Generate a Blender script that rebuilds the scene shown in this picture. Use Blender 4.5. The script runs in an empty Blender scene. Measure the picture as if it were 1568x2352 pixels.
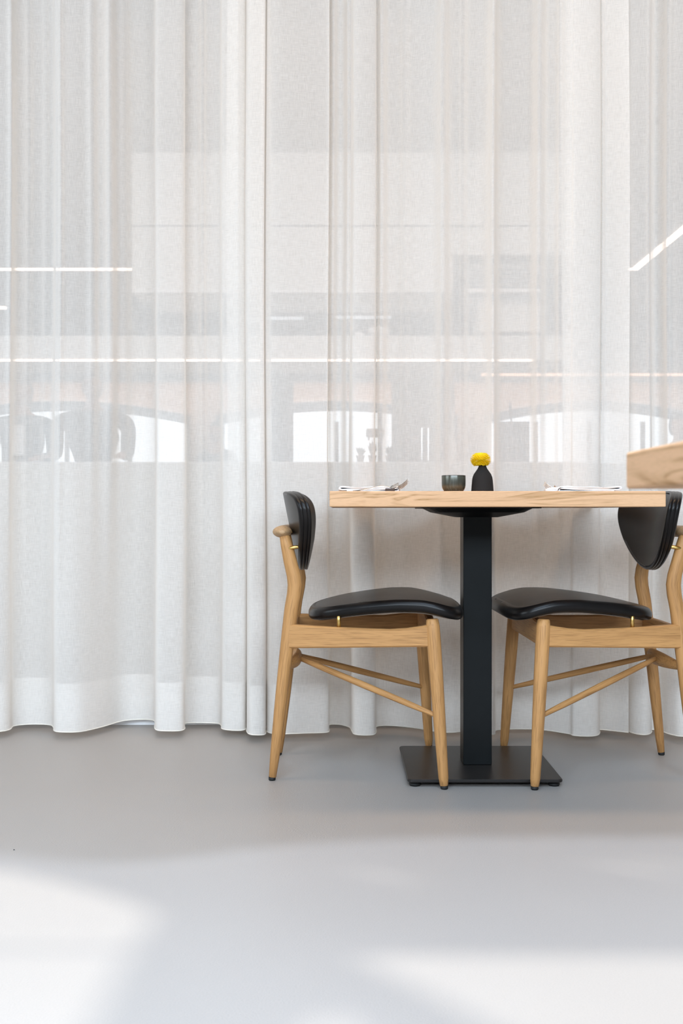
import bpy, bmesh, math, random
from mathutils import Vector, Matrix, geometry
random.seed(7)
PI = math.pi
S = bpy.context.scene
COL = S.collection
F = 2464.0            # focal length in pixels of the 1568 px wide frame
H = 0.72              # eye height

# ------------------------------------------------------------------ camera
cd = bpy.data.cameras.new('camera')
cam = bpy.data.objects.new('camera', cd); COL.objects.link(cam)
cam.location = (0, 0, H); cam.rotation_euler = (PI/2, 0, 0)
cd.sensor_fit = 'HORIZONTAL'; cd.sensor_width = 24.0; cd.lens = 24.0*F/1568
cd.clip_start = 0.05; cd.clip_end = 100
cd.dof.use_dof = True; cd.dof.focus_distance = 2.95; cd.dof.aperture_fstop = 8.0
S.camera = cam

# ------------------------------------------------------------------ view, world, lights
S.view_settings.view_transform = 'Standard'; S.view_settings.look = 'None'
S.view_settings.gamma = 1.0; S.view_settings.exposure = 0.0
S.view_settings.use_curve_mapping = False
S.cycles.use_denoising = True
S.cycles.max_bounces = 12; S.cycles.transparent_max_bounces = 24
S.cycles.sample_clamp_indirect = 4.0

w = bpy.data.worlds.new('world'); S.world = w; w.use_nodes = True
bg = w.node_tree.nodes['Background']
bg.inputs[0].default_value = (0.78, 0.89, 1.0, 1); bg.inputs[1].default_value = 1.3

SUN_EL = math.radians(68)
sd = bpy.data.lights.new('sun', 'SUN'); sd.energy = 4.0; sd.angle = math.radians(1.6); sd.color = (0.93, 0.96, 1.0)
sun = bpy.data.objects.new('sun', sd); COL.objects.link(sun)
sun.rotation_euler = Vector((0, math.cos(SUN_EL), -math.sin(SUN_EL))).to_track_quat('-Z', 'Y').to_euler()
sun.location = (0, -3, 8)

def area(name, loc, target, sx, sy, power, color, spread=180):
    d = bpy.data.lights.new(name, 'AREA'); d.shape = 'RECTANGLE'; d.size = sx; d.size_y = sy
    d.energy = power; d.color = color; d.spread = math.radians(spread)
    o = bpy.data.objects.new(name, d); COL.objects.link(o); o.location = loc
    o.rotation_euler = (Vector(target)-Vector(loc)).to_track_quat('-Z', 'Y').to_euler()
    return o
# daylight through the tall windows behind the camera and in the left wall
area('daylight_rear_window', (0.0, -3.42, 2.58), (0.0, 3.0, 1.5), 7.6, 1.15, 440, (0.745, 0.87, 1.0))
area('daylight_side_window', (-5.92, 0.6, 2.3), (0, 0.6, 1.4), 3.6, 1.2, 80, (0.85, 0.93, 1.0))
area('added_overhead_fill', (0.0, 0.0, 3.36), (0.0, 0.0, 0), 2.6, 1.6, 96, (0.63, 0.80, 1.0), 125)  # added overhead fill, cools and brightens the near floor
# warm cove and ceiling lamps of the bar, plus an added aisle fill
area('bar_cove_lamp', (0.0, 15.45, 2.58), (0.0, 16.0, 2.2), 11.0, 0.1, 20, (1.0, 0.60, 0.40))
area('bar_ceiling_lamp', (0.3, 9.8, 3.3), (0.3, 9.8, 0), 7.0, 3.5, 85, (1.0, 0.86, 0.72))
area('added_aisle_fill', (0.0, 5.6, 3.3), (0.0, 6.8, 0), 7.0, 1.2, 85, (1.0, 0.79, 0.62))  # added fill that warms the low wall and the curtain
# added warm fill over the tables, not a lamp of the room
area('added_dining_fill', (0.3, 2.7, 3.34), (0.3, 2.7, 0), 3.0, 0.3, 17, (1.0, 0.68, 0.42), 110)

# ------------------------------------------------------------------ materials
def newmat(name):
    m = bpy.data.materials.new(name); m.use_nodes = True
    nt = m.node_tree; nt.nodes.clear()
    out = nt.nodes.new('ShaderNodeOutputMaterial')
    return m, nt, out
def ramp(nt, src, stops):
    r = nt.nodes.new('ShaderNodeValToRGB'); e = r.color_ramp.elements
    while len(e) > 1: e.remove(e[-1])
    e[0].position = stops[0][0]; e[0].color = (*stops[0][1], 1)
    for p, c in stops[1:]:
        k = e.new(p); k.color = (*c, 1)
    nt.links.new(src, r.inputs[0]); return r.outputs[0]
def noise(nt, vec, scale, detail=3, rough=0.5, dist=0.0):
    n = nt.nodes.new('ShaderNodeTexNoise'); n.inputs['Scale'].default_value = scale
    n.inputs['Detail'].default_value = detail; n.inputs['Roughness'].default_value = rough
    n.inputs['Distortion'].default_value = dist
    nt.links.new(vec, n.inputs['Vector']); return n.outputs['Fac']
def mapping(nt, src, scale, rot=(0, 0, 0), loc=(0, 0, 0)):
    m = nt.nodes.new('ShaderNodeMapping'); m.inputs['Scale'].default_value = scale
    m.inputs['Rotation'].default_value = rot; m.inputs['Location'].default_value = loc
    nt.links.new(src, m.inputs['Vector']); return m.outputs[0]
def coord(nt, which='Object'):
    return nt.nodes.new('ShaderNodeTexCoord').outputs[which]
def bsdf(nt, out, rough=0.5, metal=0.0, spec=0.5, color=None):
    b = nt.nodes.new('ShaderNodeBsdfPrincipled')
    b.inputs['Roughness'].default_value = rough; b.inputs['Metallic'].default_value = metal
    b.inputs['Specular IOR Level'].default_value = spec
    if color: b.inputs['Base Color'].default_value = (*color, 1)
    nt.links.new(b.outputs[0], out.inputs['Surface']); return b
def bump(nt, b, h, strength, dist=0.001):
    n = nt.nodes.new('ShaderNodeBump'); n.inputs['Strength'].default_value = strength
    n.inputs['Distance'].default_value = dist
    nt.links.new(h, n.inputs['Height']); nt.links.new(n.outputs[0], b.inputs['Normal'])
def math_(nt, op, a, b=None, clamp=False):
    n = nt.nodes.new('ShaderNodeMath'); n.operation = op; n.use_clamp = clamp
    for i, v in enumerate((a, b)):
        if v is None: continue
        if isinstance(v, (int, float)): n.inputs[i].default_value = v
        else: nt.links.new(v, n.inputs[i])
    return n.outputs[0]
def mixrgb(nt, fac, a, b, mode='MIX'):
    n = nt.nodes.new('ShaderNodeMix'); n.data_type = 'RGBA'; n.blend_type = mode
    for k, v in ((0, fac), (6, a), (7, b)):
        if isinstance(v, (int, float)): n.inputs[k].default_value = v
        elif isinstance(v, tuple): n.inputs[k].default_value = (*v, 1)
        else: nt.links.new(v, n.inputs[k])
    return n.outputs[2]

def plain(name, color, rough=0.6, metal=0.0, spec=0.4, var=0.06):
    m, nt, out = newmat(name); b = bsdf(nt, out, rough, metal, spec)
    n = noise(nt, coord(nt), 14, 3)
    c0 = tuple(c*(1-var) for c in color); c1 = tuple(min(1, c*(1+var)) for c in color)
    nt.links.new(ramp(nt, n, [(0.3, c0), (0.7, c1)]), b.inputs['Base Color'])
    return m
def emit(name, color, strength):
    m, nt, out = newmat(name); e = nt.nodes.new('ShaderNodeEmission')
    e.inputs[0].default_value = (*color, 1); e.inputs[1].default_value = strength
    nt.links.new(e.outputs[0], out.inputs[0]); return m

def oak(name, axis, light, dark, stretch=15.0, fine=1.0):
    """open-pored oak; the grain runs along the first component of the mesh's own 'grain' coordinates"""
    m, nt, out = newmat(name); b = bsdf(nt, out, 0.5, 0, 0.35)
    at = nt.nodes.new('ShaderNodeAttribute'); at.attribute_name = 'grain'; oc = at.outputs['Vector']
    sc = [1, 1, 1]; sc[axis] = 1/stretch
    v = mapping(nt, oc, tuple(sc))
    sc2 = [1, 1, 1]; sc2[axis] = 1/(stretch*2.2)
    v2 = mapping(nt, oc, tuple(sc2))
    grain = noise(nt, v, 75*fine, 3, 0.6, 1.2)
    cloud = noise(nt, v, 16*fine, 3, 0.5, 0.5)
    pores = noise(nt, v2, 430*fine, 2, 0.6)
    mid = tuple((a*0.55+c*0.45) for a, c in zip(light, dark))
    c1 = ramp(nt, grain, [(0.36, mid), (0.50, light), (0.62, light), (0.72, mid)])
    c2 = ramp(nt, cloud, [(0.35, mid), (0.60, light)])
    c = mixrgb(nt, 0.35, c1, c2)
    pf = ramp(nt, pores, [(0.53, (0, 0, 0)), (0.66, (1, 1, 1))])
    pf = math_(nt, 'MULTIPLY', pf, 0.62)
    c = mixrgb(nt, pf, c, dark)
    nt.links.new(c, b.inputs['Base Color'])
    bump(nt, b, pores, 0.25, 0.0006)
    return m
OAK_L, OAK_D = (0.51, 0.262, 0.093), (0.235, 0.108, 0.034)
oak_z = oak('oak_upright', 0, OAK_L, OAK_D)
oak_x = oak('oak_lengthwise', 0, OAK_L, OAK_D)
oak_y = oak('oak_crosswise', 0, OAK_L, OAK_D)
oak_end = oak('oak_crest', 0, (0.50, 0.32, 0.17), (0.24, 0.13, 0.06), 14.0)

def table_oak(name, axis):
    m, nt, out = newmat(name); b = bsdf(nt, out, 0.5, 0, 0.3)
    oc = coord(nt)
    sc = [1.0, 1.0, 1.0]; sc[axis] = 0.13; sc[2] = 1.6
    v = mapping(nt, oc, tuple(sc), loc=(0.31, 0.17, 0.05))
    big = noise(nt, v, 17, 3, 0.5, 1.1)
    per = math_(nt, 'MULTIPLY', big, 16)
    lines = math_(nt, 'ABSOLUTE', math_(nt, 'SINE', per))
    lf = ramp(nt, lines, [(0.0, (1, 1, 1)), (0.30, (0.5,)*3), (0.75, (0, 0, 0))])
    v2 = mapping(nt, oc, tuple(s*(3 if i != axis else 1.6) for i, s in enumerate(sc)))
    brk = ramp(nt, noise(nt, v2, 26, 4, 0.65), [(0.36, (0, 0, 0)), (0.56, (1, 1, 1))])
    f = math_(nt, 'MULTIPLY', math_(nt, 'MULTIPLY', lf, brk), 1.0)
    fine = noise(nt, v2, 260, 2, 0.6)
    ff = ramp(nt, fine, [(0.48, (0, 0, 0)), (0.68, (0.6,)*3)])
    base = ramp(nt, noise(nt, v, 9, 2), [(0.3, (0.61, 0.345, 0.180)), (0.7, (0.69, 0.41, 0.228))])
    c = mixrgb(nt, f, base, (0.36, 0.185, 0.065))
    c = mixrgb(nt, ff, c, (0.50, 0.30, 0.15))
    vo = nt.nodes.new('ShaderNodeTexVoronoi'); vo.inputs['Scale'].default_value = 11
    nt.links.new(oc, vo.inputs['Vector'])
    kn = ramp(nt, vo.outputs['Distance'], [(0.0, (0.9,)*3), (0.028, (0.8,)*3), (0.045, (0, 0, 0))])
    c = mixrgb(nt, kn, c, (0.12, 0.07, 0.04))
    nt.links.new(c, b.inputs['Base Color'])
    return m
table_x = table_oak('table_oak_lengthwise', 0)
table_y = table_oak('table_oak_crosswise', 1)

def make_leather():
    m, nt, out = newmat('black_leather'); b = bsdf(nt, out, 0.31, 0, 0.26)
    oc = coord(nt)
    n = noise(nt, oc, 9, 3)
    nt.links.new(ramp(nt, n, [(0.3, (0.0045, 0.004, 0.004)), (0.7, (0.008, 0.0065, 0.006))]), b.inputs['Base Color'])
    g = noise(nt, oc, 900, 2)
    bump(nt, b, g, 0.05, 0.0002)
    nt.links.new(ramp(nt, n, [(0.3, (0.31,)*3), (0.7, (0.33,)*3)]), b.inputs['Roughness'])
    return m
leather = make_leather()
steel_black = plain('black_powder_coat', (0.005, 0.0065, 0.007), 0.3, 0, 0.2, 0.1)
plate_black = plain('blackened_steel', (0.012, 0.010, 0.009), 0.36, 0, 0.5, 0.2)
rubber = plain('black_rubber', (0.01, 0.01, 0.01), 0.6)
brass = plain('brass', (0.62, 0.40, 0.13), 0.28, 1.0)
underside = plain('taupe_seat_lining', (0.30, 0.235, 0.185), 0.9)
ceramic_black = plain('matt_black_ceramic', (0.018, 0.016, 0.015), 0.85, 0, 0.25)
cutlery = plain('polished_steel', (0.62, 0.58, 0.55), 0.12, 1.0)
napkin_mat = plain('white_linen', (0.86, 0.87, 0.88), 0.9, 0, 0.1, 0.02)
walnut = plain('walnut', (0.06, 0.033, 0.022), 0.5)
green_stem = plain('green_stem', (0.08, 0.2, 0.04), 0.6)
def make_petal():
    m, nt, out = newmat('yellow_petal')
    d = nt.nodes.new('ShaderNodeBsdfDiffuse'); t = nt.nodes.new('ShaderNodeBsdfTranslucent'); x = nt.nodes.new('ShaderNodeMixShader')
    c = ramp(nt, noise(nt, coord(nt), 300, 2), [(0.3, (0.97, 0.78, 0.03)), (0.7, (1.0, 0.90, 0.07))])
    nt.links.new(c, d.inputs[0]); nt.links.new(c, t.inputs[0]); x.inputs[0].default_value = 0.4
    nt.links.new(d.outputs[0], x.inputs[1]); nt.links.new(t.outputs[0], x.inputs[2]); nt.links.new(x.outputs[0], out.inputs[0])
    return m
petal_mat = make_petal()

def make_glaze():
    m, nt, out = newmat('dark_green_glaze')
    b = bsdf(nt, out, 0.22, 0.25, 0.6)
    oc = coord(nt); sx = nt.nodes.new('ShaderNodeSeparateXYZ'); nt.links.new(oc, sx.inputs[0])
    st = noise(nt, mapping(nt, oc, (1, 1, 0.06)), 260, 2)
    z = math_(nt, 'MULTIPLY', sx.outputs[2], 19.0)
    z = math_(nt, 'ADD', z, math_(nt, 'MULTIPLY', st, 0.12))
    c = ramp(nt, z, [(0.10, (0.012, 0.012, 0.010)), (0.42, (0.10, 0.085, 0.055)), (0.55, (0.05, 0.052, 0.040)), (0.98, (0.085, 0.092, 0.072)), (1.03, (0.05, 0.045, 0.04))])
    s2 = ramp(nt, st, [(0.5, (0, 0, 0)), (0.75, (0.22,)*3)])
    c = mixrgb(nt, s2, c, (0.24, 0.25, 0.22))
    nt.links.new(c, b.inputs['Base Color'])
    return m
glaze = make_glaze()

def make_fabric():
    m, nt, out = newmat('sheer_linen')
    uv = coord(nt, 'UV')
    weft = noise(nt, mapping(nt, uv, (34, 600, 1)), 1.0, 2, 0.6, 0.4)
    warp = noise(nt, mapping(nt, uv, (600, 34, 1)), 1.0, 2, 0.6, 0.4)
    slub = math_(nt, 'ADD', math_(nt, 'SUBTRACT', weft, 0.5), math_(nt, 'SUBTRACT', warp, 0.5))
    # see-through share of the weave: light crosses more thread when it meets the cloth at a slant
    geo = nt.nodes.new('ShaderNodeNewGeometry')
    dp = nt.nodes.new('ShaderNodeVectorMath'); dp.operation = 'DOT_PRODUCT'
    nt.links.new(geo.outputs['Normal'], dp.inputs[0]); nt.links.new(geo.outputs['Incoming'], dp.inputs[1])
    cosn = math_(nt, 'MAXIMUM', math_(nt, 'ABSOLUTE', dp.outputs['Value']), 0.08)
    t0 = math_(nt, 'ADD', 0.33, math_(nt, 'MULTIPLY', slub, 0.27))
    t0 = math_(nt, 'MINIMUM', math_(nt, 'MAXIMUM', t0, 0.03), 0.75)
    t = math_(nt, 'POWER', t0, math_(nt, 'DIVIDE', 1.0, cosn), True)
    dif = nt.nodes.new('ShaderNodeBsdfDiffuse'); trl = nt.nodes.new('ShaderNodeBsdfTranslucent')
    tr = nt.nodes.new('ShaderNodeBsdfTransparent')
    col = ramp(nt, math_(nt, 'ADD', slub, 0.5), [(0.2, (0.965, 0.935, 0.895)), (0.8, (0.955, 0.92, 0.875))])
    nt.links.new(col, dif.inputs[0]); nt.links.new(col, trl.inputs[0])
    mx = nt.nodes.new('ShaderNodeMixShader'); mx.inputs[0].default_value = 0.30
    nt.links.new(dif.outputs[0], mx.inputs[1]); nt.links.new(trl.outputs[0], mx.inputs[2])
    m2 = nt.nodes.new('ShaderNodeMixShader')
    nt.links.new(t, m2.inputs[0]); nt.links.new(mx.outputs[0], m2.inputs[1]); nt.links.new(tr.outputs[0], m2.inputs[2])
    nt.links.new(m2.outputs[0], out.inputs[0])
    return m
fabric = make_fabric()
hem_thread = plain('hem_thread', (0.84, 0.80, 0.72), 0.9)

def make_floor():
    m, nt, out = newmat('grey_resin_floor'); b = bsdf(nt, out, 0.42, 0, 0.45)
    oc = coord(nt)
    n = noise(nt, oc, 1.1, 3)
    sp = noise(nt, oc, 420, 2, 0.7)
    c = ramp(nt, n, [(0.3, (0.36, 0.335, 0.312)), (0.7, (0.385, 0.358, 0.334))])
    c = mixrgb(nt, ramp(nt, sp, [(0.35, (0.22,)*3), (0.6, (0, 0, 0))]), c, (0.27, 0.26, 0.25))
    nt.links.new(c, b.inputs['Base Color'])
    h = noise(nt, oc, 260, 3, 0.6)
    bump(nt, b, h, 0.5, 0.0012)
    return m
floor_mat = make_floor()
wall_mat = plain('grey_plaster', (0.30, 0.29, 0.28), 0.9, 0, 0.2, 0.02)
warm_wall = plain('cream_plaster', (0.72, 0.66, 0.60), 0.9, 0, 0.2, 0.03)
ceil_mat = plain('grey_ceiling', (0.27, 0.265, 0.26), 0.9, 0, 0.2, 0.03)
dark_mat = plain('dark_grey_paint', (0.16, 0.16, 0.16), 0.8, 0, 0.2)
panel_mat = plain('pale_panel', (0.74, 0.73, 0.71), 0.6)
counter_mat = plain('pale_grey_counter', (0.56, 0.50, 0.43), 0.6)
plinth_mat = plain('white_plinth', (0.86, 0.87, 0.89), 0.5)
frame_mat = plain('grey_window_frame', (0.28, 0.29, 0.30), 0.6)
led_mat = emit('led_diffuser', (1.0, 0.80, 0.67), 3.0)
led_warm = emit('warm_led_diffuser', (1.0, 0.62, 0.42), 1.3)
pane_mat = emit('daylit_window_pane', (0.93, 0.97, 1.0), 1.15)
reflection_glow = emit('white_reflection_glow', (0.92, 0.96, 1.0), 0.55)  # glow that imitates daylight reflections over the bar

def make_sun_mask():  # tint added over the ceiling opening to dim the sun
    m, nt, out = newmat('added_sun_mask')
    tr = nt.nodes.new('ShaderNodeBsdfTransparent'); tr.inputs[0].default_value = (0.34, 0.385, 0.46, 1)
    df = nt.nodes.new('ShaderNodeBsdfTranslucent'); df.inputs[0].default_value = (0.5, 0.53, 0.56, 1)
    a = nt.nodes.new('ShaderNodeAddShader')
    mx = nt.nodes.new('ShaderNodeMixShader'); mx.inputs[0].default_value = 0.08
    nt.links.new(tr.outputs[0], mx.inputs[1]); nt.links.new(df.outputs[0], mx.inputs[2])
    nt.links.new(mx.outputs[0], out.inputs[0]); return m
sun_mask_mat = make_sun_mask()

# ------------------------------------------------------------------ helpers
def link(name, me, mat=None, parent=None, smooth=False):
    o = bpy.data.objects.new(name, me); COL.objects.link(o)
    if mat:
        for mm in (mat if isinstance(mat, (list, tuple)) else [mat]): me.materials.append(mm)
    if parent: o.parent = parent
    if smooth:
        for p in me.polygons: p.use_smooth = True
    return o
def mesh(name, verts, faces):
    me = bpy.data.meshes.new(name); me.from_pydata([tuple(v) for v in verts], [], faces); me.update(); return me
def obj(name, vf, mat, parent=None, smooth=False, bevel=0.0, seg=2):
    me = mesh(name, vf[0], vf[1])
    bm = bmesh.new(); bm.from_mesh(me); bmesh.ops.recalc_face_normals(bm, faces=bm.faces); bm.to_mesh(me); bm.free()
    o = link(name, me, mat, parent, smooth)
    if bevel:
        md = o.modifiers.new('bevel', 'BEVEL'); md.width = bevel; md.segments = seg; md.limit_method = 'ANGLE'
        md.angle_limit = math.radians(40)
    return o
def thing(name, label, cat, loc=(0, 0, 0), rz=0, group=None):
    o = bpy.data.objects.new(name, None); COL.objects.link(o); o.location = loc; o.rotation_euler = (0, 0, rz)
    o.empty_display_size = 0.1
    return tag(o, label, cat, group)
def tag(o, label, cat, group=None):
    o['label'] = label; o['category'] = cat
    if group: o['group'] = group
    return o
def struct(o): o['kind'] = 'structure'; return o

def box(x0, x1, y0, y1, z0, z1):
    v = [(x, y, z) for x in (x0, x1) for y in (y0, y1) for z in (z0, z1)]
    f = [(0, 1, 3, 2), (4, 6, 7, 5), (0, 4, 5, 1), (2, 3, 7, 6), (0, 2, 6, 4), (1, 5, 7, 3)]
    return v, f
def join(*parts):
    V, Fc = [], []
    for v, f in parts:
        n = len(V); V += list(v); Fc += [tuple(i+n for i in q) for q in f]
    return V, Fc
def catmull(P, n):
    out = []
    for i in range(len(P)-1):
        p0 = P[max(i-1, 0)]; p1 = P[i]; p2 = P[i+1]; p3 = P[min(i+2, len(P)-1)]
        for k in range(n):
            t = k/n
            out.append(tuple(0.5*((2*b)+(-a+c)*t+(2*a-5*b+4*c-d)*t*t+(-a+3*b-3*c+d)*t**3) for a, b, c, d in zip(p0, p1, p2, p3)))
    out.append(tuple(P[-1])); return out
def tube(path, n=20, squash=None, cap=True, roundend=True):
    """path: list of (point, ru, rv); ring in the plane across the path; ru along 'side', rv along the other"""
    V, Fc = [], []
    P = [Vector(p[0]) for p in path]
    rings = []
    for i, p in enumerate(P):
        t = (P[min(i+1, len(P)-1)]-P[max(i-1, 0)]).normalized()
        ref = Vector(squash) if squash else (Vector((0, 1, 0)) if abs(t.y) < 0.9 else Vector((1, 0, 0)))
        a = (ref - t*ref.dot(t)).normalized(); b = t.cross(a)
        rings.append((p, t, a, b, path[i][1], path[i][2]))
    if roundend:
        q = []
        p, t, a, b, ru, rv = rings[0]; rr = min(ru, rv)*0.28
        for k in (0.0, 0.5): q.append((p + t*rr*k, t, a, b, ru-rr*(1-k)**1.5, rv-rr*(1-k)**1.5))
        q += rings[1:-1]
        p, t, a, b, ru, rv = rings[-1]; rr = min(ru, rv)*0.28
        for k in (0.5, 0.0): q.append((p - t*rr*k, t, a, b, ru-rr*(1-k)**1.5, rv-rr*(1-k)**1.5))
        rings = q
    for p, t, a, b, ru, rv in rings:
        for k in range(n):
            an = 2*PI*k/n
            V.append(p + a*math.cos(an)*ru + b*math.sin(an)*rv)
    m = len(rings)
    for i in range(m-1):
        for k in range(n):
            Fc.append((i*n+k, i*n+(k+1) % n, (i+1)*n+(k+1) % n, (i+1)*n+k))
    if cap: Fc.append(tuple(range(n))[::-1]); Fc.append(tuple((m-1)*n+k for k in range(n)))
    return V, Fc
def flat_caps(o):
    for p in o.data.polygons:
        if len(p.vertices) > 4: p.use_smooth = False
    return o
def grain(o, A, B, seed=0.0, fn=None):
    A, B = Vector(A), Vector(B); t = (B-A).normalized()
    ref = Vector((0, 0, 1)) if abs(t.z) < .7 else Vector((0, 1, 0))
    a = (ref-t*ref.dot(t)).normalized(); b = t.cross(a)
    at = o.data.attributes.new('grain', 'FLOAT_VECTOR', 'POINT')
    for i, v in enumerate(o.data.vertices):
        p = v.co.copy()
        if fn: p = fn(p)
        p = p-A; at.data[i].vector = (p.dot(t)+seed*1.7, p.dot(a)+seed*.31, p.dot(b)+seed*.17)
    return o
def rod(a, b, r, n=16, r2=None):
    return tube([(a, r, r), (b, r2 or r, r2 or r)], n)
def lathe(prof, n=48, c=(0, 0, 0)):
    V, Fc = [], []
    for r, z in prof:
        for k in range(n):
            a = 2*PI*k/n; V.append((c[0]+r*math.cos(a), c[1]+r*math.sin(a), c[2]+z))
    for i in range(len(prof)-1):
        for k in range(n): Fc.append((i*n+k, i*n+(k+1) % n, (i+1)*n+(k+1) % n, (i+1)*n+k))
    Fc.append(tuple(range(n))[::-1]); Fc.append(tuple((len(prof)-1)*n+k for k in range(n)))
    return V, Fc
def lerp_table(T, x):
    if x <= T[0][0]: return T[0][1]
    for (a, fa), (b, fb) in zip(T, T[1:]):
        if x <= b: return fa+(fb-fa)*(x-a)/(b-a)
    return T[-1][1]
def smooth_table(T, x):
    """monotone-ish cubic through the table"""
    if x <= T[0][0]: return T[0][1]
    if x >= T[-1][0]: return T[-1][1]
    for i in range(len(T)-1):
        a, fa = T[i]; b, fb = T[i+1]
        if x <= b:
            ma = (T[i+1][1]-T[i-1][1])/(T[i+1][0]-T[i-1][0]) if i > 0 else (fb-fa)/(b-a)
            mb = (T[i+2][1]-fa)/(T[i+2][0]-a) if i < len(T)-2 else (fb-fa)/(b-a)
            h = b-a; t = (x-a)/h
            return (2*t**3-3*t*t+1)*fa+(t**3-2*t*t+t)*h*ma+(-2*t**3+3*t*t)*fb+(t**3-t*t)*h*mb
def extrude_poly(pts, fn0, fn1):
    n = len(pts); V = [fn0(*p) for p in pts]+[fn1(*p) for p in pts]
    Fc = [tuple(range(n))[::-1], tuple(range(n, 2*n))]
    Fc += [(i, (i+1) % n, n+(i+1) % n, n+i) for i in range(n)]
    return V, Fc
def holed(outer, holes, fn):
    """flat face with holes; fn maps 2D to 3D"""
    loops = [outer]+holes
    flat = [p for l in loops for p in l]
    tris = geometry.tessellate_polygon([[Vector((p[0], p[1], 0)) for p in l] for l in loops])
    return [fn(*p) for p in flat], [tuple(t) for t in tris]
def px(x, D): return (x-784)*D/F
def pz(y, D): return H-(y-1176)*D/F

# ------------------------------------------------------------------ the setting
HX, Y0, Y1, HC = 6.2, -3.6, 16.0, 3.4
struct(obj('floor', box(-HX, HX, Y0, Y1, -0.1, 0.0), floor_mat))
# ceiling with an added opening, its edge curved to shape the sun below
SH = HC/math.tan(SUN_EL)
sx0, sx1, sy0, sy1 = -2.4, 2.4, -1.35, 2.385-SH
edge_l = []
for a_, b_ in ((0, 1962), (100, 1975), (200, 1983), (330, 1980), (450, 1966), (560, 1950), (700, 1938), (850, 1929), (1000, 1924), (1300, 1922), (1568, 1922)):
    D_ = H*F/(b_-1176); edge_l.append((px(a_, D_), D_))
v, f = join(box(-HX, HX, Y0, sy0, HC, HC+.1), extrude_poly([(-HX, sy1-.3), (sx0, sy1-.3)]+[(a, b-SH) for a, b in edge_l]+[(sx1, sy1), (HX, sy1), (HX, Y1), (-HX, Y1)], lambda a, b: (a, b, HC), lambda a, b: (a, b, HC+.1)),
            box(-HX, sx0, sy0, sy1, HC, HC+.1), box(sx1, HX, sy0, sy1, HC, HC+.1))
struct(obj('ceiling', (v, f), ceil_mat))
# added tinted sheet out of view, holes cut to shape the sun patches below
def fl(x, y):                      # a floor point seen in the photo -> (x, y) on the floor
    D = H*F/(y-1176); return (px(x, D), D)
SH2 = (HC+.02)/math.tan(SUN_EL)
def g(pts): return [(a, b-SH2) for a, b in pts]
gaps = [
    g([(-0.345, 1.775), (-0.335, 1.90), (-0.36, 1.95), (-0.43, 2.01), (-0.52, 2.07), (-0.63, 2.13), (-0.78, 2.19), (-1.0, 2.24), (-1.6, 2.25), (-1.6, 1.787), (-1.0, 1.787)]),
    g([(-0.35, 1.757), (-1.0, 1.77), (-1.6, 1.77), (-1.6, 1.35), (-0.9, 1.35), (-0.62, 1.50), (-0.50, 1.36), (-0.38, 1.36), (-0.352, 1.50)]),
    g([(0.02, 1.735), (0.10, 1.742), (0.9, 1.735), (1.7, 1.72), (1.7, 1.2), (0.6, 1.2), (0.23, 1.48), (0.12, 1.62)]),
    g([(-0.03, 1.20), (0.06, 1.20), (0.02, 1.50), (-0.01, 1.545), (-0.05, 1.50)]),
]
def slit(p, q, wd):
    (ax, ay), (bx, by) = fl(*p), fl(*q)
    return g([(ax, ay), ((ax+bx)/2, (ay+by)/2-wd), (bx, by), ((ax+bx)/2, (ay+by)/2+wd)])
gaps += [slit((765, 1988), (1010, 2038), .010), slit((1310, 1975), (1600, 2018), .011), slit((1395, 1962), (1640, 1994), .008)]
vf = holed([(sx0-.05, sy0-.05), (sx1+.05, sy0-.05), (sx1+.05, sy1+.05), (sx0-.05, sy1+.05)], gaps, lambda a, b: (a, b, HC+.02))
# added sun mask sheet above the ceiling opening
wn = struct(obj('window_4', vf, sun_mask_mat))
# walls
struct(obj('wall_left', join(box(-HX-.15, -HX, Y0, -1.3, 0, HC), box(-HX-.15, -HX, 2.5, Y1, 0, HC),
                             box(-HX-.15, -HX, -1.3, 2.5, 0, .45), box(-HX-.15, -HX, -1.3, 2.5, 2.95, HC)), wall_mat))
struct(obj('wall_right', box(HX, HX+.15, Y0, Y1, 0, HC), wall_mat))
struct(obj('wall_rear', join(box(-HX, HX, Y0-.15, Y0, 0, 1.95), box(-HX, HX, Y0-.15, Y0, 3.15, HC),
                             box(-HX, -3.9, Y0-.15, Y0, 1.95, 3.15), box(3.9, HX, Y0-.15, Y0, 1.95, 3.15)), wall_mat))
def window_bars(name, horiz, a0, a1, z0, z1, at, n):
    ps = []
    for i in range(n+1):
        c = a0+(a1-a0)*i/n
        ps.append(box(c-.03, c+.03, at-.03, at+.03, z0, z1) if horiz else box(at-.03, at+.03, c-.03, c+.03, z0, z1))
    for z in (z0+.03, z1-.03):
        ps.append(box(a0, a1, at-.03, at+.03, z-.03, z+.03) if horiz else box(at-.03, at+.03, a0, a1, z-.03, z+.03))
    return struct(obj(name, join(*ps), frame_mat))
window_bars('window_5', True, -3.9, 3.9, 1.95, 3.15, Y0-.08, 5)
window_bars('window_6', False, -1.3, 2.5, .45, 2.95, -HX-.08, 3)

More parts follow.
